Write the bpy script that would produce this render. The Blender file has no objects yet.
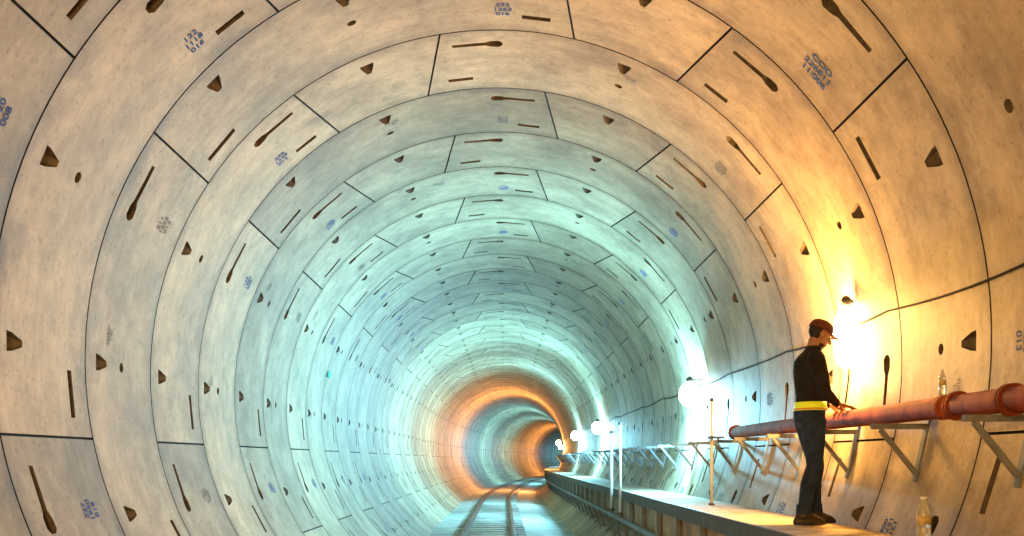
import bpy, bmesh, math, random
from mathutils import Vector, Matrix
from mathutils.geometry import delaunay_2d_cdt
random.seed(7)
scene = bpy.context.scene
D = bpy.data
R = 3.2; W = 1.4; AXX = -0.09; AXZ = 0.79
FLOOR = -1.85; DECK = -0.54
S0 = 40.0; RC = 420.0

def path(s):
    if s <= S0: return 0.0, s, 0.0
    p = (s-S0)/RC
    return RC*(1-math.cos(p)), S0+RC*math.sin(p), p
def P(s, a, z):
    x, y, p = path(s)
    return Vector((x+a*math.cos(p), y-a*math.sin(p), z))

# ------------------------------------------------------------ materials
def mat(name, col, rough=0.6, metal=0.0, noise=0.0, nscale=8, bump=0.0, bscale=40, emit=None, es=0, alpha=None, trans=0, spec=.5):
    m = D.materials.new(name); m.use_nodes = True
    nt = m.node_tree; b = nt.nodes['Principled BSDF']
    b.inputs['Base Color'].default_value = (*col, 1)
    b.inputs['Roughness'].default_value = rough
    b.inputs['Metallic'].default_value = metal
    b.inputs['Specular IOR Level'].default_value = spec
    if trans: b.inputs['Transmission Weight'].default_value = trans
    if emit:
        b.inputs['Emission Color'].default_value = (*emit, 1); b.inputs['Emission Strength'].default_value = es
    tc = nt.nodes.new('ShaderNodeTexCoord')
    if noise > 0:
        n = nt.nodes.new('ShaderNodeTexNoise'); n.inputs['Scale'].default_value = nscale; n.inputs['Detail'].default_value = 6
        nt.links.new(tc.outputs['Object'], n.inputs['Vector'])
        r = nt.nodes.new('ShaderNodeValToRGB')
        r.color_ramp.elements[0].position = .3; r.color_ramp.elements[1].position = .7
        r.color_ramp.elements[0].color = (*[c*(1-noise) for c in col], 1)
        r.color_ramp.elements[1].color = (*[min(1, c*(1+noise)) for c in col], 1)
        nt.links.new(n.outputs['Fac'], r.inputs['Fac']); nt.links.new(r.outputs['Color'], b.inputs['Base Color'])
    if bump > 0:
        n2 = nt.nodes.new('ShaderNodeTexNoise'); n2.inputs['Scale'].default_value = bscale; n2.inputs['Detail'].default_value = 4
        nt.links.new(tc.outputs['Object'], n2.inputs['Vector'])
        bp = nt.nodes.new('ShaderNodeBump'); bp.inputs['Strength'].default_value = bump; bp.inputs['Distance'].default_value = .02
        nt.links.new(n2.outputs['Fac'], bp.inputs['Height']); nt.links.new(bp.outputs['Normal'], b.inputs['Normal'])
    return m

def concrete_mat():
    m = D.materials.new('precast_concrete'); m.use_nodes = True
    nt = m.node_tree; N = nt.nodes; L = nt.links; b = N['Principled BSDF']
    tc = N.new('ShaderNodeTexCoord'); oi = N.new('ShaderNodeObjectInfo')
    add = N.new('ShaderNodeVectorMath'); add.operation = 'ADD'
    mul = N.new('ShaderNodeVectorMath'); mul.operation = 'SCALE'
    cmb = N.new('ShaderNodeCombineXYZ')
    L.new(oi.outputs['Random'], cmb.inputs[0]); L.new(oi.outputs['Random'], cmb.inputs[1])
    L.new(cmb.outputs[0], mul.inputs[0]); mul.inputs['Scale'].default_value = 60
    L.new(tc.outputs['Object'], add.inputs[0]); L.new(mul.outputs[0], add.inputs[1])
    def noise(scale, detail, vec=None, rough=.6):
        n = N.new('ShaderNodeTexNoise'); n.inputs['Scale'].default_value = scale; n.inputs['Detail'].default_value = detail
        n.inputs['Roughness'].default_value = rough
        L.new(vec or add.outputs[0], n.inputs['Vector']); return n.outputs['Fac']
    def ramp(src, p0, p1, c0, c1):
        r = N.new('ShaderNodeValToRGB'); e = r.color_ramp.elements
        e[0].position = p0; e[1].position = p1; e[0].color = (*c0, 1); e[1].color = (*c1, 1)
        L.new(src, r.inputs['Fac']); return r.outputs['Color']
    def mix(mode, fac, a, c):
        x = N.new('ShaderNodeMix'); x.data_type = 'RGBA'; x.blend_type = mode
        x.inputs[0].default_value = fac; L.new(a, x.inputs[6]); L.new(c, x.inputs[7]); return x.outputs[2]
    base = ramp(noise(1.1, 8), .32, .70, (.34, .275, .185), (.63, .54, .385))
    st = N.new('ShaderNodeMapping'); st.inputs['Scale'].default_value = (1.2, 9, 1.2); L.new(add.outputs[0], st.inputs['Vector'])
    streak = ramp(noise(1.5, 5, st.outputs[0]), .35, .65, (.80, .78, .76), (1.06, 1.06, 1.06))
    c = mix('MULTIPLY', .5, base, streak)
    spots = ramp(noise(24, 3), .30, .42, (.50, .46, .42), (1, 1, 1))
    c = mix('MULTIPLY', .6, c, spots)
    fine = ramp(noise(5, 8, None, .75), .35, .62, (.64, .62, .59), (1.07, 1.07, 1.07))
    c = mix('MULTIPLY', .65, c, fine)
    stain = ramp(noise(.9, 7, None, .7), .36, .48, (.56, .50, .44), (1, 1, 1))
    c = mix('MULTIPLY', .5, c, stain)
    sep = N.new('ShaderNodeSeparateXYZ'); L.new(tc.outputs['Object'], sep.inputs[0])
    mm = N.new('ShaderNodeMath'); mm.operation = 'SUBTRACT'; L.new(sep.outputs['Y'], mm.inputs[0]); mm.inputs[1].default_value = W/2
    ab = N.new('ShaderNodeMath'); ab.operation = 'ABSOLUTE'; L.new(mm.outputs[0], ab.inputs[0])
    nz = N.new('ShaderNodeMath'); nz.operation = 'MULTIPLY_ADD'; L.new(noise(3, 6), nz.inputs[0]); nz.inputs[1].default_value = .30; L.new(ab.outputs[0], nz.inputs[2])
    edge = ramp(nz.outputs[0], .70, .88, (1, 1, 1), (.62, .57, .52))
    c = mix('MULTIPLY', .9, c, edge)
    at = N.new('ShaderNodeAttribute'); at.attribute_name = 'segv'
    mth = N.new('ShaderNodeMath'); mth.operation = 'ADD'; L.new(at.outputs['Fac'], mth.inputs[0]); L.new(oi.outputs['Random'], mth.inputs[1])
    fr = N.new('ShaderNodeMath'); fr.operation = 'FRACT'; L.new(mth.outputs[0], fr.inputs[0])
    tint = ramp(fr.outputs[0], 0, 1, (.74, .71, .68), (1.14, 1.12, 1.10))
    c = mix('MULTIPLY', 1, c, tint)
    L.new(c, b.inputs['Base Color'])
    b.inputs['Roughness'].default_value = .58
    b.inputs['Specular IOR Level'].default_value = .4
    bp = N.new('ShaderNodeBump'); bp.inputs['Strength'].default_value = .3; bp.inputs['Distance'].default_value = .012
    L.new(noise(9, 8), bp.inputs['Height']); L.new(bp.outputs['Normal'], b.inputs['Normal'])
    return m
M_CON = concrete_mat()
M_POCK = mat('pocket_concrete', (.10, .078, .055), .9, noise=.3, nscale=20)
M_GASK = mat('joint_gasket', (.010, .009, .008), .9)
M_STAMP = mat('stencil_ink', (.02, .075, .34), .8, noise=.3, nscale=60)
M_STAMPG = mat('stencil_ink_grey', (.18, .18, .19), .8, noise=.4, nscale=60)
M_PIPE = mat('red_primer_paint', (.24, .055, .018), .85, noise=.4, nscale=6, spec=.05)
M_GALV = mat('galvanised_steel', (.20, .22, .24), .55, .4, noise=.2, nscale=12)
M_DARKST = mat('dark_steel', (.07, .065, .06), .6, .4, noise=.3, nscale=9)
M_DECK = mat('walkway_board', (.52, .41, .28), .75, noise=.3, nscale=5, bump=.3, spec=.2)
M_FLOOR = mat('floor_concrete', (.55, .54, .51), .7, noise=.25, nscale=1.5, bump=.4, bscale=12)
M_RAIL = mat('rail_steel', (.16, .12, .10), .45, .7, noise=.3)
M_CABLE = mat('cable_rubber', (.010, .010, .010), .8, spec=.1)
M_POLE = mat('white_pole_paint', (.6, .62, .62), .5, noise=.1)
M_WLAMP = mat('blue_white_lamp_glass', (1, 1, 1), .3, emit=(.50, .88, 1.0), es=60)
M_OLAMP = mat('warm_lamp_glass', (1, 1, 1), .3, emit=(1.0, .62, .22), es=70)

def new_obj(name, me, parent=None, mats=()):
    o = D.objects.new(name, me); scene.collection.objects.link(o)
    for m in mats: me.materials.append(m)
    if parent: o.parent = parent
    return o
def empty(name, loc=(0, 0, 0)):
    e = D.objects.new(name, None); e.location = loc; scene.collection.objects.link(e); e.empty_display_size = .2; return e

# ------------------------------------------------------------ ring mesh
def cyl(u, v, dep):
    t = u/R
    return ((R+dep)*math.cos(t), v, (R+dep)*math.sin(t))
def inpoly(x, y, poly):
    c = False; n = len(poly); j = n-1
    for i in range(n):
        xi, yi = poly[i]; xj, yj = poly[j]
        if (yi > y) != (yj > y) and x < (xj-xi)*(y-yi)/(yj-yi)+xi: c = not c
        j = i
    return c
GAP = .0095
def ring_mesh(name, pattern):
    if pattern == 1: keyA, keyB = 56.25, 78.75
    else: keyA, keyB = 101.25, 123.75
    joints = [keyA, keyB]+[keyB+67.5*k for k in range(1, 5)]
    allj = joints+[keyA+360]
    pockets = []
    def pk(th, pts, deps): pockets.append((th, pts, deps))
    slotw = {}
    slotw[(keyA-11.25) % 360] = 1
    slotw[(keyB+11.25) % 360] = -1
    for J in joints[2:]: slotw[(J+11.25) % 360] = -1
    for k in range(16):
        th = 22.5*k
        off = .30
        if th in slotw:
            s = slotw[th]
            pts = [(.42*s, off-.028), (.42*s, off+.028), (.10*s, off+.034), (.05*s, off+.062), (-.03*s, off+.070), (-.065*s, off+.03),
                   (-.065*s, off-.03), (-.03*s, off-.066), (.05*s, off-.060), (.10*s, off-.034)]
            dp = [.04, .04, .07, .09, .09, .09, .09, .09, .09, .07]
        else:
            pts = [(-.070, .20), (.070, .20), (.062, .27), (.022, .41), (-.022, .41), (-.062, .27)]
            dp = [.12, .12, .085, .012, .012, .085]
        pk(th, pts, dp)
    def plain(c, half):
        pk(c, [(-half, 1.08), (half, 1.08), (half, 1.15), (-half, 1.15)], [.08]*4)
    plain(keyA-4.6, .13); plain(keyB+4.6, .13)
    for J in joints[2:]: plain(J-6, .18)
    for i in range(6):
        a, b2 = allj[i], allj[i+1]
        if b2-a > 30:
            c = (a+b2)/2
            pk(c, [(.042*math.cos(q*math.tau/14), .72+.042*math.sin(q*math.tau/14)) for q in range(14)], [.035]*14)
    verts = []; faces = []; fm = []; sm = []; sv = []
    def addf(coords, m, smooth, segv, idxs=None):
        b0 = len(verts); verts.extend(coords); sv.extend([segv]*len(coords))
        if idxs is None: idxs = [list(range(len(coords)))]
        for f in idxs: faces.append([b0+i for i in f]); fm.append(m); sm.append(smooth)
    rnd = random.Random(pattern)
    for i in range(6):
        a, b2 = allj[i], allj[i+1]
        def adj(J, v):
            s = 0
            if abs(J-keyA) < .01 or abs(J-keyA-360) < .01: s = 1
            if abs(J-keyB) < .01: s = -1
            return math.radians(J + s*(-2+4*v/W))*R
        segv = rnd.random()
        n = max(4, int((b2-a)/1.9)); nv = 4
        pts2 = []; edges = []
        vs = [GAP+(W-2*GAP)*j/nv for j in range(nv+1)]
        gridi = {}
        for j, v in enumerate(vs):
            ua = adj(a, v)+GAP; ub = adj(b2, v)-GAP
            for k in range(n+1):
                u = ua+(ub-ua)*k/n
                gridi[(j, k)] = len(pts2); pts2.append((u, v))
        bd = [gridi[(0, k)] for k in range(n+1)]+[gridi[(j, n)] for j in range(1, nv+1)] + \
             [gridi[(nv, k)] for k in range(n-1, -1, -1)]+[gridi[(j, 0)] for j in range(nv-1, 0, -1)]
        for q in range(len(bd)): edges.append((bd[q], bd[(q+1) % len(bd)]))
        mine = []
        for th, pp, dp in pockets:
            t = th
            while t < a: t += 360
            while t > b2: t -= 360
            if t < a: continue
            uc = math.radians(t)*R
            poly = [(uc+x, y) for x, y in pp]
            mine.append((poly, dp))
            b0 = len(pts2); pts2.extend(poly)
            for q in range(len(poly)): edges.append((b0+q, b0+(q+1) % len(poly)))
        res = delaunay_2d_cdt([Vector(p) for p in pts2], edges, [], 0, 1e-6)
        V2, _, F2 = res[0], res[1], res[2]
        keep = []
        for f in F2:
            cx = sum(V2[q].x for q in f)/len(f); cy = sum(V2[q].y for q in f)/len(f)
            if any(inpoly(cx, cy, pl) for pl, _ in mine): continue
            keep.append(list(f))
        addf([cyl(v.x, v.y, 0) for v in V2], 0, True, segv, keep)
        for q in range(len(bd)):
            p = pts2[bd[q]]; p2 = pts2[bd[(q+1) % len(bd)]]
            addf([cyl(*p, 0), cyl(*p2, 0), cyl(*p2, .03), cyl(*p, .03)], 2, False, segv)
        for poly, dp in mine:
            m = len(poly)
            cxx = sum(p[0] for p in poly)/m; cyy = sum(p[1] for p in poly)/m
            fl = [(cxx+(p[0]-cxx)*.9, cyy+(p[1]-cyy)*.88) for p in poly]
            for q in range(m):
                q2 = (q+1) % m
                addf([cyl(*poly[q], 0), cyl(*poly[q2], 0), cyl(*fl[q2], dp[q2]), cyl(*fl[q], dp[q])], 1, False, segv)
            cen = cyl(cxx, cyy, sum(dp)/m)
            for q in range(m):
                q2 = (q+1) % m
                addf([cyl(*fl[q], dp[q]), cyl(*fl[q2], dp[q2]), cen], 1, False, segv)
    def strip(u0, u1, v0, v1, nn):
        for k in range(nn):
            a0 = u0+(u1-u0)*k/nn; a1 = u0+(u1-u0)*(k+1)/nn
            addf([cyl(a0, v0, .028), cyl(a1, v0, .028), cyl(a1, v1, .028), cyl(a0, v1, .028)], 2, False, 0)
    strip(0, math.tau*R, -.02, .05, 160); strip(0, math.tau*R, W-.05, W+.02, 160)
    for J in joints:
        u = math.radians(J)*R; strip(u-.16, u+.16, .05, W-.05, 4)
    for i, f in enumerate(faces):
        if sm[i]:
            a = Vector(verts[f[0]]); b = Vector(verts[f[1]]); c = Vector(verts[f[2]])
            nrm = (b-a).cross(c-a)
            if nrm.x*a.x+nrm.z*a.z > 0: f.reverse()
    me = D.meshes.new(name); me.from_pydata(verts, [], faces)
    me.polygons.foreach_set('material_index', fm); me.polygons.foreach_set('use_smooth', sm)
    at = me.attributes.new('segv', 'FLOAT', 'POINT'); at.data.foreach_set('value', sv)
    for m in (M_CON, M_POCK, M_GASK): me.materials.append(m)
    me.update()
    nl = []
    for p in me.polygons:
        for li in p.loop_indices:
            if p.use_smooth:
                co = me.vertices[me.loops[li].vertex_index].co
                nl.append(Vector((-co.x, 0, -co.z)).normalized())
            else: nl.append(p.normal.copy())
    me.normals_split_custom_set(nl)
    return me
ring1 = ring_mesh('ring_pattern_a', 1); ring2 = ring_mesh('ring_pattern_b', 2)
lining = empty('tunnel_lining')
k0 = -9
NR = 140
for k in range(k0, NR):
    s = 7.6+W*k
    o = D.objects.new('wall_ring_%03d' % (k-k0), ring1 if k % 2 == 0 else ring2)
    ang = path(s+W/2)[2]
    o.location = P(s, AXX, AXZ); o.rotation_euler = (0, 0, -ang)
    scene.collection.objects.link(o); o.parent = lining

# stencil markings bent onto the cylinder
SB = bmesh.new()
def stamp(text, s, theta, v, size, mi=0, rot=0):
    cu = D.curves.new('t', 'FONT'); cu.body = text; cu.size = size; cu.align_x = 'CENTER'; cu.align_y = 'CENTER'; cu.offset = size*.025
    to = D.objects.new('t', cu); scene.collection.objects.link(to)
    dg = bpy.context.evaluated_depsgraph_get(); me = D.meshes.new_from_object(to.evaluated_get(dg))
    t0 = math.radians(theta)
    vs = []
    for vv in me.vertices:
        x, y = vv.co.x, vv.co.y
        x, y = x*math.cos(rot)-y*math.sin(rot), x*math.sin(rot)+y*math.cos(rot)
        th = t0-x/R
        q = P(s+v-y, AXX+(R-.004)*math.cos(th), AXZ+(R-.004)*math.sin(th))
        vs.append(SB.verts.new(q))
    for p in me.polygons:
        try:
            f = SB.faces.new([vs[i] for i in p.vertices]); f.material_index = mi
        except ValueError: pass
    D.objects.remove(to); D.meshes.remove(me)
rs = random.Random(3)
for k in range(-2, 14):
    s = 7.6+W*k
    kk = [56.25, 78.75] if k % 2 == 0 else [101.25, 123.75]
    js = kk+[kk[1]+67.5*i for i in range(1, 5)]
    for i, J in enumerate(js[1:], 1):
        Jm = J % 360
        if 225 < Jm < 320: continue
        if k == -1 and abs(Jm-33.75) < 1:
            stamp('COD\n226811\n11:006', s, 41.0, 1.0, .095, 0); continue
        txt = '%d%d%d\n%d%02d\n%03d' % (rs.randint(1, 2), rs.randint(0, 3), rs.randint(1, 9), rs.randint(11, 22), rs.randint(1, 99), rs.randint(1, 20))
        stamp(txt, s, J+10, .98, .085, 0 if rs.random() < .8 else 1)
        if rs.random() < .45:
            stamp('%04d:%02d\n%d-%d' % (rs.randint(1000, 2300), rs.randint(1, 12), rs.randint(1, 9), rs.randint(10, 99)), s, J+30+rs.uniform(-4, 6), .45, .055, 1)
sm_me = D.meshes.new('stencil_marks'); SB.to_mesh(sm_me); SB.free()
new_obj('stencil_marks', sm_me, lining, (M_STAMP, M_STAMPG))

# ------------------------------------------------------------ sweep helpers
def sweep(name, prof, s0, s1, ds, mats, parent=None, closed=True, smooth=False):
    n = max(1, int(round((s1-s0)/ds))); verts = []; faces = []
    m = len(prof)
    for i in range(n+1):
        s = s0+(s1-s0)*i/n
        for a, z in prof: verts.append(P(s, a, z))
    for i in range(n):
        for j in range(m if closed else m-1):
            j2 = (j+1) % m
            faces.append((i*m+j, i*m+j2, (i+1)*m+j2, (i+1)*m+j))
    if closed:
        faces.append(tuple(range(m))); faces.append(tuple(n*m+j for j in range(m)))
    me = D.meshes.new(name); me.from_pydata(verts, [], faces)
    if smooth:
        for p in me.polygons: p.use_smooth = len(p.vertices) == 4
    return new_obj(name, me, parent, mats)
def box_prof(a0, a1, z0, z1): return [(a0, z0), (a1, z0), (a1, z1), (a0, z1)]
class Acc:
    def __init__(s): s.v = []; s.f = []; s.m = []; s.sm = []
    def box_s(s, s0, s1, a0, a1, z0, z1, m=0):
        b = len(s.v)
        for ss in (s0, s1):
            for a, z in box_prof(a0, a1, z0, z1): s.v.append(P(ss, a, z))
        for f in ((0, 1, 2, 3), (7, 6, 5, 4), (0, 4, 5, 1), (1, 5, 6, 2), (2, 6, 7, 3), (3, 7, 4, 0)):
            s.f.append([b+i for i in f]); s.m.append(m); s.sm.append(False)
    def tube(s, p0, p1, r0, r1=None, n=12, m=0, caps=True):
        r1 = r0 if r1 is None else r1
        p0 = Vector(p0); p1 = Vector(p1); d = (p1-p0).normalized()
        u = d.orthogonal().normalized(); w = d.cross(u); b = len(s.v)
        for p, r in ((p0, r0), (p1, r1)):
            for i in range(n):
                t = math.tau*i/n; s.v.append(p+(u*math.cos(t)+w*math.sin(t))*r)
        for i in range(n):
            j = (i+1) % n; s.f.append([b+i, b+j, b+n+j, b+n+i]); s.m.append(m); s.sm.append(True)
        if caps:
            s.f.append([b+i for i in range(n)]); s.f.append([b+n+i for i in range(n)]); s.m += [m, m]; s.sm += [False, False]
    def bar(s, p0, p1, w, h, m=0):
        p0 = Vector(p0); p1 = Vector(p1); d = (p1-p0).normalized()
        side = Vector((0, 1, 0)) if abs(d.y) < .9 else Vector((1, 0, 0))
        u = (side-d*side.dot(d)).normalized()*w/2; q = d.cross(u).normalized()*h/2; b = len(s.v)
        for p in (p0, p1):
            for c in (u+q, u-q, -u-q, -u+q): s.v.append(p+c)
        for f in ((0, 1, 2, 3), (7, 6, 5, 4), (0, 4, 5, 1), (1, 5, 6, 2), (2, 6, 7, 3), (3, 7, 4, 0)):
            s.f.append([b+i for i in f]); s.m.append(m); s.sm.append(False)
    def lathe(s, base, prof, n=20, m=0, axis='Z'):
        b = len(s.v); base = Vector(base)
        for r, h in prof:
            for i in range(n):
                t = math.tau*i/n
                if axis == 'Z': s.v.append(base+Vector((r*math.cos(t), r*math.sin(t), h)))
                elif axis == 'Y': s.v.append(base+Vector((r*math.cos(t), h, r*math.sin(t))))
                else: s.v.append(base+Vector((h, r*math.cos(t), r*math.sin(t))))
        for k in range(len(prof)-1):
            for i in range(n):
                j = (i+1) % n; s.f.append([b+k*n+i, b+k*n+j, b+(k+1)*n+j, b+(k+1)*n+i]); s.m.append(m); s.sm.append(True)
        s.f.append([b+i for i in range(n)]); s.f.append([b+(len(prof)-1)*n+i for i in range(n)]); s.m += [m, m]; s.sm += [False]*2
    def make(s, name, mats, parent=None):
        me = D.meshes.new(name); me.from_pydata(s.v, [], s.f)
        me.polygons.foreach_set('material_index', s.m); me.polygons.foreach_set('use_smooth', s.sm)
        bm = bmesh.new(); bm.from_mesh(me); bmesh.ops.recalc_face_normals(bm, faces=bm.faces); bm.to_mesh(me); bm.free()
        return new_obj(name, me, parent, mats)
def wallx(z): return AXX+math.sqrt(max(0, R*R-(z-AXZ)**2))

# ------------------------------------------------------------ floor & track
hw = math.sqrt(R*R-(FLOOR-AXZ)**2)
prof = [(AXX-hw, FLOOR), (AXX+hw, FLOOR)]+[(AXX+(R-.01)*math.sin(t), AXZ-(R-.01)*math.cos(t)) for t in
        [math.asin(hw/R)*q for q in (.8, .5, .2, -.2, -.5, -.8)]]
sweep('floor', prof, -4.5, 190, 1.4, (M_FLOOR,))
track = empty('rail_track')
for i, a in enumerate((-.98, .20)):
    h = FLOOR
    rp = [(a-.06, h), (a+.06, h), (a+.06, h+.015), (a+.01, h+.03), (a+.01, h+.1), (a+.035, h+.11), (a+.035, h+.14), (a-.035, h+.14), (a-.035, h+.11), (a-.01, h+.1), (a-.01, h+.03), (a-.06, h+.015)]
    sweep('rail_%d' % (i+1), [(x, z+.035) for x, z in rp], -4.5, 188, 1.4, (M_RAIL,), track)
A = Acc()
s = -4
while s < 120:
    A.box_s(s, s+.22, -1.3, .52, FLOOR+.002, FLOOR+.035); s += .8
A.make('sleepers', (M_FLOOR,), track)

# ------------------------------------------------------------ walkway
EDGE = 2.0
walk = empty('service_walkway')
A = Acc(); s = -4.2
while s < 120:
    A.box_s(s+.006, s+.694, EDGE, wallx(DECK)-.015, DECK-.04, DECK); s += .7
A.make('deck_boards', (M_DECK,), walk)
sweep('edge_channel', [(EDGE-.03, DECK-.13), (EDGE+.04, DECK-.13), (EDGE+.04, DECK-.045), (EDGE+.0, DECK-.045), (EDGE+.0, DECK+.02), (EDGE-.03, DECK+.02)], -4.2, 120, 1.4, (M_DARKST,), walk)
sweep('lower_rail', box_prof(EDGE-.02, EDGE+.04, DECK-.52, DECK-.45), -4.2, 120, 1.4, (M_GALV,), walk)
A = Acc(); s = -4.15
while s < 119:
    A.box_s(s, s+.07, EDGE-.02, EDGE+.04, DECK-.52, DECK-.06)
    A.box_s(s, s+.05, EDGE, wallx(DECK-.1)-.01, DECK-.10, DECK-.045)
    z1 = DECK-.9
    A.bar(P(s+.03, EDGE+.02, DECK-.49), P(s+.03, wallx(z1)-.03, z1), .05, .05)
    s += 1.4
A.make('support_frames', (M_GALV,), walk)
sweep('side_panel', box_prof(EDGE+.05, EDGE+.07, DECK-.50, DECK-.05), -4.2, 120, 1.4, (mat('side_panel_board', (.30, .20, .11), .7, noise=.4, nscale=3),), walk)

def post(name, s, a, zb, zt, r, cross=True):
    A = Acc()
    A.tube(P(s, a, zb), P(s, a, zt), r, m=0)
    A.tube(P(s, a, zb), P(s, a, zb+.02), r*2.0, m=1)
    A.tube(P(s, a, zt-.02), P(s, a, zt+.02), r*1.4, m=1)
    if cross:
        A.bar(P(s-.16, a, zt-.45), P(s+.16, a, zt-.45), .03, .03, 1)
        A.bar(P(s, a, zt-.45), P(s, a+.15, zt-.45), .03, .03, 1)
    return A.make(name, (M_POLE, M_DARKST))
post('walkway_post', 11.6, 2.47, DECK+.002, .72, .018)
post('walkway_post', 17.3, 1.90, DECK-.35, .50, .028, False)
post('walkway_post', 16.0, 1.90, DECK-.35, .60, .022, False)

# ------------------------------------------------------------ pipe + brackets + cable
PX, PZ, PR = 2.85, .34, .072
pipe = empty('red_water_pipe')
A = Acc()
A.tube((PX, -4, PZ), (PX, 12.0, PZ), PR, n=28)
def flange(y):
    A.tube((PX, y-.03, PZ), (PX, y-.003, PZ), PR*1.28, n=28); A.tube((PX, y+.003, PZ), (PX, y+.03, PZ), PR*1.28, n=28)
    for k in range(8):
        t = math.tau*k/8; x = PX+math.cos(t)*PR*1.14; z = PZ+math.sin(t)*PR*1.14
        A.tube((x, y-.045, z), (x, y+.045, z), .008, n=6, m=0)
for y in (-.3, 5.45, 6.1, 11.97): flange(y)
A.tube((PX, 8.9, PZ), (PX, 9.05, PZ), PR*1.15, n=28)
A.tube((PX, 6.16, PZ), (PX, 6.34, PZ), PR*1.12, n=28)
A.make('pipe_run', (M_PIPE, M_GALV), pipe)
br = empty('pipe_brackets')
A = Acc()
ss = -1.4
while ss < 60:
    zt = PZ-PR-.006
    wx = wallx(zt)
    A.bar(P(ss, wx-.42, zt-.02), P(ss, wx-.015, zt-.02), .045, .04)
    zb = zt-.36
    A.bar(P(ss, wx-.36, zt-.04), P(ss, wallx(zb)-.02, zb), .04, .03)
    A.bar(P(ss, wallx(zt+.05)-.012, zt+.06), P(ss, wallx(zb-.06)-.012, zb-.06), .06, .016)
    ss += 1.4
A.make('bracket_arms', (M_GALV,), br)
def curve(name, pts, r, m, parent=None):
    c = D.curves.new(name, 'CURVE'); c.dimensions = '3D'; c.bevel_depth = r; c.bevel_resolution = 3
    sp = c.splines.new('POLY'); sp.points.add(len(pts)-1)
    for i, p in enumerate(pts): sp.points[i].co = (*p, 1)
    c.materials.append(m); o = D.objects.new(name, c); scene.collection.objects.link(o)
    if parent: o.parent = parent
    return o
pts = []; s = -4
while s < 70:
    ph = ((s+.6) % 2.8)/2.8
    z = 1.19-.035*4*ph*(1-ph)+.010*math.sin(s*1.7)
    pts.append(P(s, wallx(z)-.015, z)); s += .2
curve('power_cable', pts, .008, M_CABLE)
pts = [(wallx(z)-.02, 8.75+.05*math.sin(z*5), z) for z in [1.2-.05*i for i in range(18)]]
curve('lamp_cable', pts, .009, M_CABLE)

# ------------------------------------------------------------ lamps
def point(name, loc, col, e, r=.1, parent=None):
    l = D.lights.new(name, 'POINT'); l.color = col; l.energy = e; l.shadow_soft_size = r
    o = D.objects.new(name, l); o.location = loc; scene.collection.objects.link(o)
    if parent: o.parent = parent
    return o
def spot(name, loc, dirv, col, e, ang, blend, r=.1, parent=None):
    l = D.lights.new(name, 'SPOT'); l.color = col; l.energy = e; l.shadow_soft_size = r
    l.spot_size = math.radians(ang); l.spot_blend = blend
    o = D.objects.new(name, l); o.location = loc; scene.collection.objects.link(o)
    o.rotation_euler = Vector(dirv).to_track_quat('-Z', 'Y').to_euler()
    if parent: o.parent = parent
    return o
BLUE = (.25, .77, 1.0); WARM = (1.0, .45, .13)
def flood(name, s, a, z, r, gm, col, e, loc=.2):
    root = empty(name)
    A = Acc(); c = P(s, a, z)
    prof = [(r*.25, -r*1.15), (r*.7, -r*.9), (r*.98, -r*.4), (r, 0), (r*.92, r*.45), (r*.65, r*.85), (r*.4, r*1.05)]
    A.lathe(c, prof, 20, 0)
    A.lathe(c, [(r*.3, r*1.06), (r*.35, r*1.1), (r*.35, r*1.4), (r*.2, r*1.5), (r*.12, r*1.6)], 16, 1)
    wz = z+r*1.3
    A.bar(c+Vector((0, 0, r*1.3)), P(s, wallx(wz)-.02, wz), .025, .025, 1)
    A.make('lamp_head', (gm, M_DARKST), root)
    p = path(s)[2]
    dv = (-math.cos(p)-.25*math.sin(p), math.sin(p)-.25*math.cos(p), .12)
    spot('lamp_beam', P(s, a-r*1.3-.06, z), dv, col, e, 170, .6, .12, root)
    point('lamp_light', P(s+.7, a-.18, z-r*1.3-.1), col, e*loc, .1, root)
    return root
flood('work_lamp', 15.0, 2.86, 1.02, .17, M_WLAMP, BLUE, 950, .6)
flood('work_lamp', 30.0, 2.86, 1.0, .17, M_WLAMP, BLUE, 1900, .3)
flood('work_lamp', 39.5, 2.86, 1.0, .17, M_WLAMP, BLUE, 1900, .2)
flood('sodium_work_lamp', 57, 2.8, 1.0, .15, M_OLAMP, WARM, 2400)
flood('work_lamp', 76, 2.8, 1.0, .15, M_WLAMP, BLUE, 1800)
flood('work_lamp', 92, 2.8, 1.0, .15, M_WLAMP, BLUE, 1500)
flood('sodium_work_lamp', 112, 2.8, 1.0, .15, M_OLAMP, WARM, 2000)
flood('work_lamp', 140, 2.8, 1.0, .15, M_WLAMP, BLUE, 1200)
# lamp by the worker
wl = empty('worker_flood_lamp')
A = Acc(); c = Vector((2.97, 8.45, 1.10))
A.lathe(c, [(.03, -.30), (.07, -.26), (.10, -.14), (.11, 0), (.095, .12), (.065, .2), (.04, .24)], 20, 0)
A.lathe(c, [(.04, .24), (.045, .30), (.02, .33)], 14, 1)
A.bar(c+Vector((0, 0, .28)), (wallx(1.38)-.02, 8.45, 1.38), .03, .03, 1)
A.make('lamp_head', (M_OLAMP, M_DARKST), wl)
point('lamp_light', (2.86, 8.61, 1.16), (1.0, .48, .11), 530, .08, wl)
point('lamp_light_low', (2.93, 8.50, .72), (1.0, .52, .14), 40, .05, wl)
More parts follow.
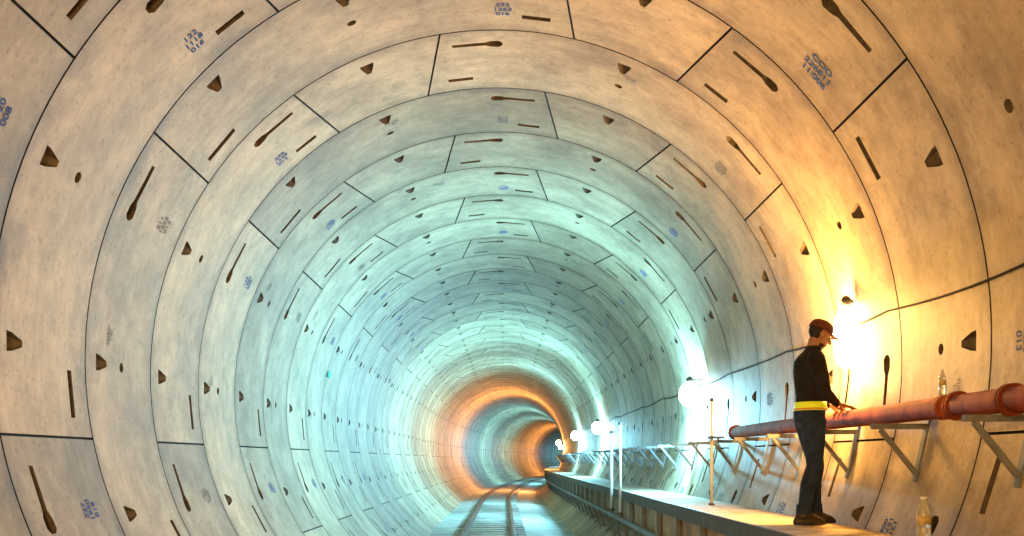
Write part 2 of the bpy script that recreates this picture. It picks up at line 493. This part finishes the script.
# warm flood on a stand, beside the track
fl = empty('tripod_flood_lamp')
def tripod(x, y, zt, col, e):
    A = Acc()
    for q in range(3):
        t = q*math.tau/3+.4
        A.tube((x, y, zt-1.2), (x+.2*math.cos(t), y+.2*math.sin(t), FLOOR+.012), .012, m=1)
    A.tube((x, y, zt-1.3), (x, y, zt), .018, m=1)
    A.lathe((x, y, zt+.1), [(.05, -.1), (.12, -.05), (.12, .05), (.05, .1)], 18, 0)
    A.make('stand', (M_OLAMP, M_DARKST), fl)
    point('flood_light', (x+.2, y+.2, zt+.15), col, e, .2, fl)
tripod(-1.55, -.8, .9, (1.0, .56, .18), 1080)

# ------------------------------------------------------------ bottles
M_PET = mat('clear_plastic', (.8, .85, .82), .15, trans=.7); M_LAB = mat('bottle_label', (.55, .42, .20), .5, noise=.2); M_CAP = mat('bottle_cap', (.75, .8, .85), .4)
def bottle(loc, h, r):
    A = Acc()
    A.lathe(loc, [(r*.8, 0), (r, .03*h), (r, .3*h), (r*.93, .33*h), (r, .36*h), (r, .62*h), (r*.85, .72*h), (r*.45, .86*h), (r*.36, .9*h), (r*.36, .94*h)], 20, 0)
    A.lathe((loc[0], loc[1], loc[2]+.40*h), [(r*1.02, 0), (r*1.02, .2*h)], 20, 1)
    A.lathe((loc[0], loc[1], loc[2]+.935*h), [(r*.46, 0), (r*.46, .065*h)], 16, 2)
    return A.make('plastic_bottle', (M_PET, M_LAB, M_CAP))
bottle((2.72, 6.30, DECK+.002), .30, .045)
bottle((PX, 6.32, PZ+PR*1.12), .17, .023)
A = Acc()
zz = AXZ+.75; xx = AXX-math.sqrt(R*R-.75**2)
A.lathe((xx+.01, 17.5, zz), [(.06, 0), (.06, .03), (.03, .05)], 14, 0, axis='X')
A.make('survey_reflector', (mat('cyan_reflector', (.1, .8, .9), .3, emit=(.1, .8, .9), es=.3),))

# ------------------------------------------------------------ worker
HX, HY = 2.555, 8.12
BV = []; BF = []
def loft(secs, n=20):
    b = len(BV)
    for c, u, v in secs:
        c = Vector(c); u = Vector(u); v = Vector(v)
        for i in range(n):
            t = math.tau*i/n; BV.append(c+u*math.cos(t)+v*math.sin(t))
    for k in range(len(secs)-1):
        for i in range(n):
            j = (i+1) % n; BF.append((b+k*n+i, b+k*n+j, b+(k+1)*n+j, b+(k+1)*n+i))
    BF.append(tuple(b+i for i in reversed(range(n)))); m = b+(len(secs)-1)*n
    BF.append(tuple(m+i for i in range(n)))
def limb(pts, rad, n=14):
    for i in range(len(pts)-1):
        p0 = Vector(pts[i]); p1 = Vector(pts[i+1]); d = (p1-p0).normalized(); u = d.orthogonal().normalized(); v = d.cross(u)
        r0, r1 = rad[i], rad[i+1]; secs = []
        for q in (-.98, -.8, -.5, 0): secs.append((p0+d*q*r0, u*r0*math.sqrt(1-q*q), v*r0*math.sqrt(1-q*q)))
        for q in (0, .5, .8, .98): secs.append((p1+d*q*r1, u*r1*math.sqrt(1-q*q), v*r1*math.sqrt(1-q*q)))
        loft(secs, n)
def ell(c, rx, ry, rz, rotY=0, n=20):
    Rm = Matrix.Rotation(rotY, 3, 'Y'); secs = []
    for i in range(13):
        q = -.995+1.99*i/12; k = math.sqrt(1-q*q)
        secs.append((Vector(c)+Rm@Vector((0, 0, rz*q)), Rm@Vector((rx*k, 0, 0)), Rm@Vector((0, ry*k, 0))))
    loft(secs, n)
X = Vector((1, 0, 0)); Y = Vector((0, 1, 0))
tor = [(.80, .0, .085, .12), (.86, -.008, .122, .165), (.93, -.008, .125, .168), (1.0, .0, .115, .155), (1.08, .003, .118, .155), (1.18, .0, .128, .168),
       (1.28, -.004, .132, .182), (1.36, -.006, .122, .182), (1.41, .004, .10, .145), (1.445, .016, .075, .09), (1.49, .03, .057, .058), (1.56, .045, .055, .055)]
loft([((x, 0, z), X*a, Y*b) for z, x, a, b in tor], 28)
for sgn, kn, an in ((-1, (.005, -.10, .49), (-.085, -.105, .085)), (1, (.085, .105, .49), (.075, .115, .085))):
    hp = (0, .088*sgn, .86)
    mid = tuple((hp[i]*.5+kn[i]*.5) for i in range(3)); cal = (kn[0]*.6+an[0]*.4-.018, kn[1]*.6+an[1]*.4, kn[2]*.62+an[2]*.38)
    limb([hp, mid, kn, cal, an], [.105, .088, .066, .064, .054])
    ax, ay = an[0], an[1]
    loft([((ax, ay, .17), X*.060, Y*.056), ((ax, ay, .06), X*.070, Y*.060)], 16)
    loft([((ax+.045, ay, .003), X*.135, Y*.045), ((ax+.045, ay, .03), X*.138, Y*.048), ((ax+.035, ay, .06), X*.115, Y*.045), ((ax+.0, ay, .10), X*.06, Y*.042), ((ax-.005, ay, .13), X*.05, Y*.04)], 20)
PL = (PX-HX, PZ-DECK)
for sgn in (-1, 1):
    sh = (-.005, .175*sgn, 1.365); el = (.035, .265*sgn, 1.085); yw = (.13 if sgn < 0 else .12)*sgn
    wr = (PL[0]-.115, yw, PL[1]+.125)
    limb([sh, (.02, .225*sgn, 1.22), el], [.074, .062, .053])
    fm_ = tuple(el[i]*.6+wr[i]*.4 for i in range(3))
    limb([el, fm_, wr], [.053, .047, .032])
    kx, kz = PL[0]+.0, PL[1]+PR+.022
    loft([((wr[0]-.005, yw, wr[2]), Vector((.3, 0, 1)).normalized()*.019, Y*.027),
          ((wr[0]+.045, yw, (wr[2]+kz)/2+.004), Vector((.4, 0, 1)).normalized()*.017, Y*.038),
          ((kx, yw, kz), Vector((.1, 0, 1)).normalized()*.014, Y*.041),
          ((kx+.012, yw, kz-.001), Vector((.1, 0, 1)).normalized()*.009, Y*.036)], 16)
    for f, (dy, ln) in enumerate(((-.032, .92), (-.0115, 1.05), (.0105, 1.0), (.032, .8))):
        rr = PR+.013; pts = []
        for t in (82, 52, 22, 22-28*ln):
            pts.append((PL[0]+rr*math.cos(math.radians(t)), yw+dy*sgn*-1, PL[1]+rr*math.sin(math.radians(t))))
        limb(pts, [.0098, .009, .0085, .0075], 10)
    tb = -sgn
    rr = PR+.014
    th = [(wr[0]+.04, yw+.026*tb, wr[2]-.03), (PL[0]+rr*math.cos(math.radians(125)), yw+.052*tb, PL[1]+rr*math.sin(math.radians(125))),
          (PL[0]+rr*math.cos(math.radians(155)), yw+.060*tb, PL[1]+rr*math.sin(math.radians(155))), (PL[0]+rr*math.cos(math.radians(178)), yw+.060*tb, PL[1]+rr*math.sin(math.radians(178)))]
    limb(th, [.013, .012, .0105, .009], 10)
TL = math.radians(26); HC = Vector((.080, 0, 1.585)); HR = Matrix.Rotation(TL, 3, 'Y')
def H(x, y, z): return HC+HR@Vector((x, y, z))
ell(H(-.01, 0, .025), .096, .076, .088, TL)
ell(H(.028, 0, -.035), .062, .057, .072, TL)
ell(H(.05, 0, -.085), .03, .032, .022, TL)
limb([H(.085, 0, .01), H(.108, 0, -.028)], [.010, .015], 10)
ell(H(.083, 0, -.056), .014, .024, .006, TL); ell(H(.081, 0, -.067), .013, .022, .006, TL)
ell(H(.078, 0, .022), .014, .05, .010, TL)
for sg in (-1, 1): ell(H(-.005, .076*sg, -.005), .018, .008, .030, TL)
limb([(.028, 0, 1.43), H(-.01, 0, -.05)], [.058, .055], 16)
me0 = D.meshes.new('w0'); me0.from_pydata(BV, [], BF)
tmp = D.objects.new('w0', me0); scene.collection.objects.link(tmp)
rm = tmp.modifiers.new('r', 'REMESH'); rm.mode = 'VOXEL'; rm.voxel_size = .0062; rm.use_smooth_shade = True
smo = tmp.modifiers.new('s', 'SMOOTH'); smo.iterations = 3; smo.factor = .5
dg = bpy.context.evaluated_depsgraph_get(); body = D.meshes.new_from_object(tmp.evaluated_get(dg))
D.objects.remove(tmp)
worker = D.objects.new('construction_worker', body); scene.collection.objects.link(worker); worker.location = (HX, HY, DECK+.002)
M_SHIRT = mat('black_shirt_cloth', (.018, .017, .020), .85, noise=.3, nscale=8, bump=.9, bscale=11, spec=.2)
M_JEAN = mat('dark_denim', (.020, .036, .085), .85, noise=.4, nscale=9, bump=.9, bscale=10, spec=.2)
M_SKIN = mat('skin', (.36, .19, .12), .5, noise=.1, nscale=20)
M_SHOE = mat('work_shoe_leather', (.03, .02, .015), .5, noise=.3)
M_CAPC = mat('cap_cloth', (.10, .022, .016), .8, noise=.3, nscale=20, bump=.4)
M_HAIR = mat('hair', (.012, .009, .008), .7)
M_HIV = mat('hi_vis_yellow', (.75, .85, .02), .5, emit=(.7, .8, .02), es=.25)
M_REFL = mat('reflective_orange_strip', (.75, .30, .08), .4)
body.materials.clear()
for m in (M_SHIRT, M_JEAN, M_SKIN, M_SHOE, M_HAIR): body.materials.append(m)
mi = []
HRi = HR.inverted()
for p in body.polygons:
    c = p.center; m = 0
    h = HRi@(c-HC)
    if c.z < .095: m = 3
    elif c.x > PL[0]-.105 and c.z < 1.2: m = 2
    elif c.z < .955 and c.z > 0: m = 1
    elif c.z > 1.475:
        m = 2
        if h.x < -.012 and h.z > -.05 and abs(h.y) < .078: m = 4
        if h.z < -.06 and h.x > .02 and abs(h.z+.061) > .008: m = 4
    mi.append(m)
body.polygons.foreach_set('material_index', mi)
body.polygons.foreach_set('use_smooth', [True]*len(body.polygons))
def grid_obj(name, secs, mats, parent, n=24, cap=True, sol=0):
    v = []; f = []
    for c, u, w in secs:
        for i in range(n):
            t = math.tau*i/n; v.append(Vector(c)+Vector(u)*math.cos(t)+Vector(w)*math.sin(t))
    for k in range(len(secs)-1):
        for i in range(n):
            j = (i+1) % n; f.append((k*n+i, k*n+j, (k+1)*n+j, (k+1)*n+i))
    if cap: f.append(tuple((len(secs)-1)*n+i for i in range(n)))
    me = D.meshes.new(name); me.from_pydata(v, [], f)
    for p in me.polygons: p.use_smooth = True
    o = new_obj(name, me, parent, mats)
    if sol:
        m = o.modifiers.new('s', 'SOLIDIFY'); m.thickness = sol
    return o
ux = HR@Vector((1, 0, 0)); uy = Vector((0, 1, 0))
grid_obj('cap_crown', [(H(-.01, 0, z), ux*.106*k, uy*.086*k) for z, k in ((.035, 1.0), (.06, .99), (.085, .92), (.105, .78), (.118, .55), (.124, .25), (.1255, .04))], (M_CAPC,), worker, sol=.004)
vb = []; fb = []
for i in range(13):
    t = -1.15+2.3*i/12
    inn = H(-.01+.106*math.cos(t), .086*math.sin(t), .040)
    out = H(-.01+.106*math.cos(t)+.065*max(0, math.cos(t*1.3)), .09*math.sin(t), .030)
    vb += [inn, out]
for i in range(12): fb.append((2*i, 2*i+1, 2*i+3, 2*i+2))
me = D.meshes.new('cap_brim'); me.from_pydata(vb, [], fb)
o = new_obj('cap_brim', me, worker, (M_CAPC,)); o.modifiers.new('s', 'SOLIDIFY').thickness = .005
for sg in (-1, 1):
    A = Acc(); A.lathe(H(.083, .03*sg, .0), [(.001, -.009), (.008, -.005), (.0095, 0), (.008, .005), (.001, .009)], 12, 0)
    A.make('eye', (mat('eye_dark', (.05, .04, .035), .2),), worker)
grid_obj('hi_vis_belt', [((0, 0, z), X*(a+.007), Y*(b+.007)) for z, a, b in ((.950, .126, .168), (.985, .121, .162), (1.02, .119, .158))], (M_HIV,), worker, cap=False, sol=.006)
grid_obj('belt_reflective_strip', [((0, 0, z), X*(a+.012), Y*(b+.012)) for z, a, b in ((.955, .126, .168), (.968, .124, .166))], (M_REFL,), worker, cap=False, sol=.004)
grid_obj('shirt_collar', [((.024, 0, 1.455), X*.073, Y*.078), ((.034, 0, 1.49), X*.064, Y*.066)], (M_SHIRT,), worker, cap=False, sol=.005)

# ------------------------------------------------------------ world + camera
w = D.worlds.new('w'); scene.world = w; w.use_nodes = True
w.node_tree.nodes['Background'].inputs[0].default_value = (.02, .018, .016, 1); w.node_tree.nodes['Background'].inputs[1].default_value = .3
cam = D.cameras.new('camera'); co = D.objects.new('camera', cam); scene.collection.objects.link(co); scene.camera = co
co.location = (0, 0, 0); co.rotation_euler = (math.pi/2, 0, 0)
cam.sensor_width = 36; cam.lens = 970/1024*36
cam.shift_x = (512-505)/1024; cam.shift_y = (460-268)/1024
cam.clip_end = 600; cam.clip_start = .05
scene.view_settings.view_transform = 'Standard'
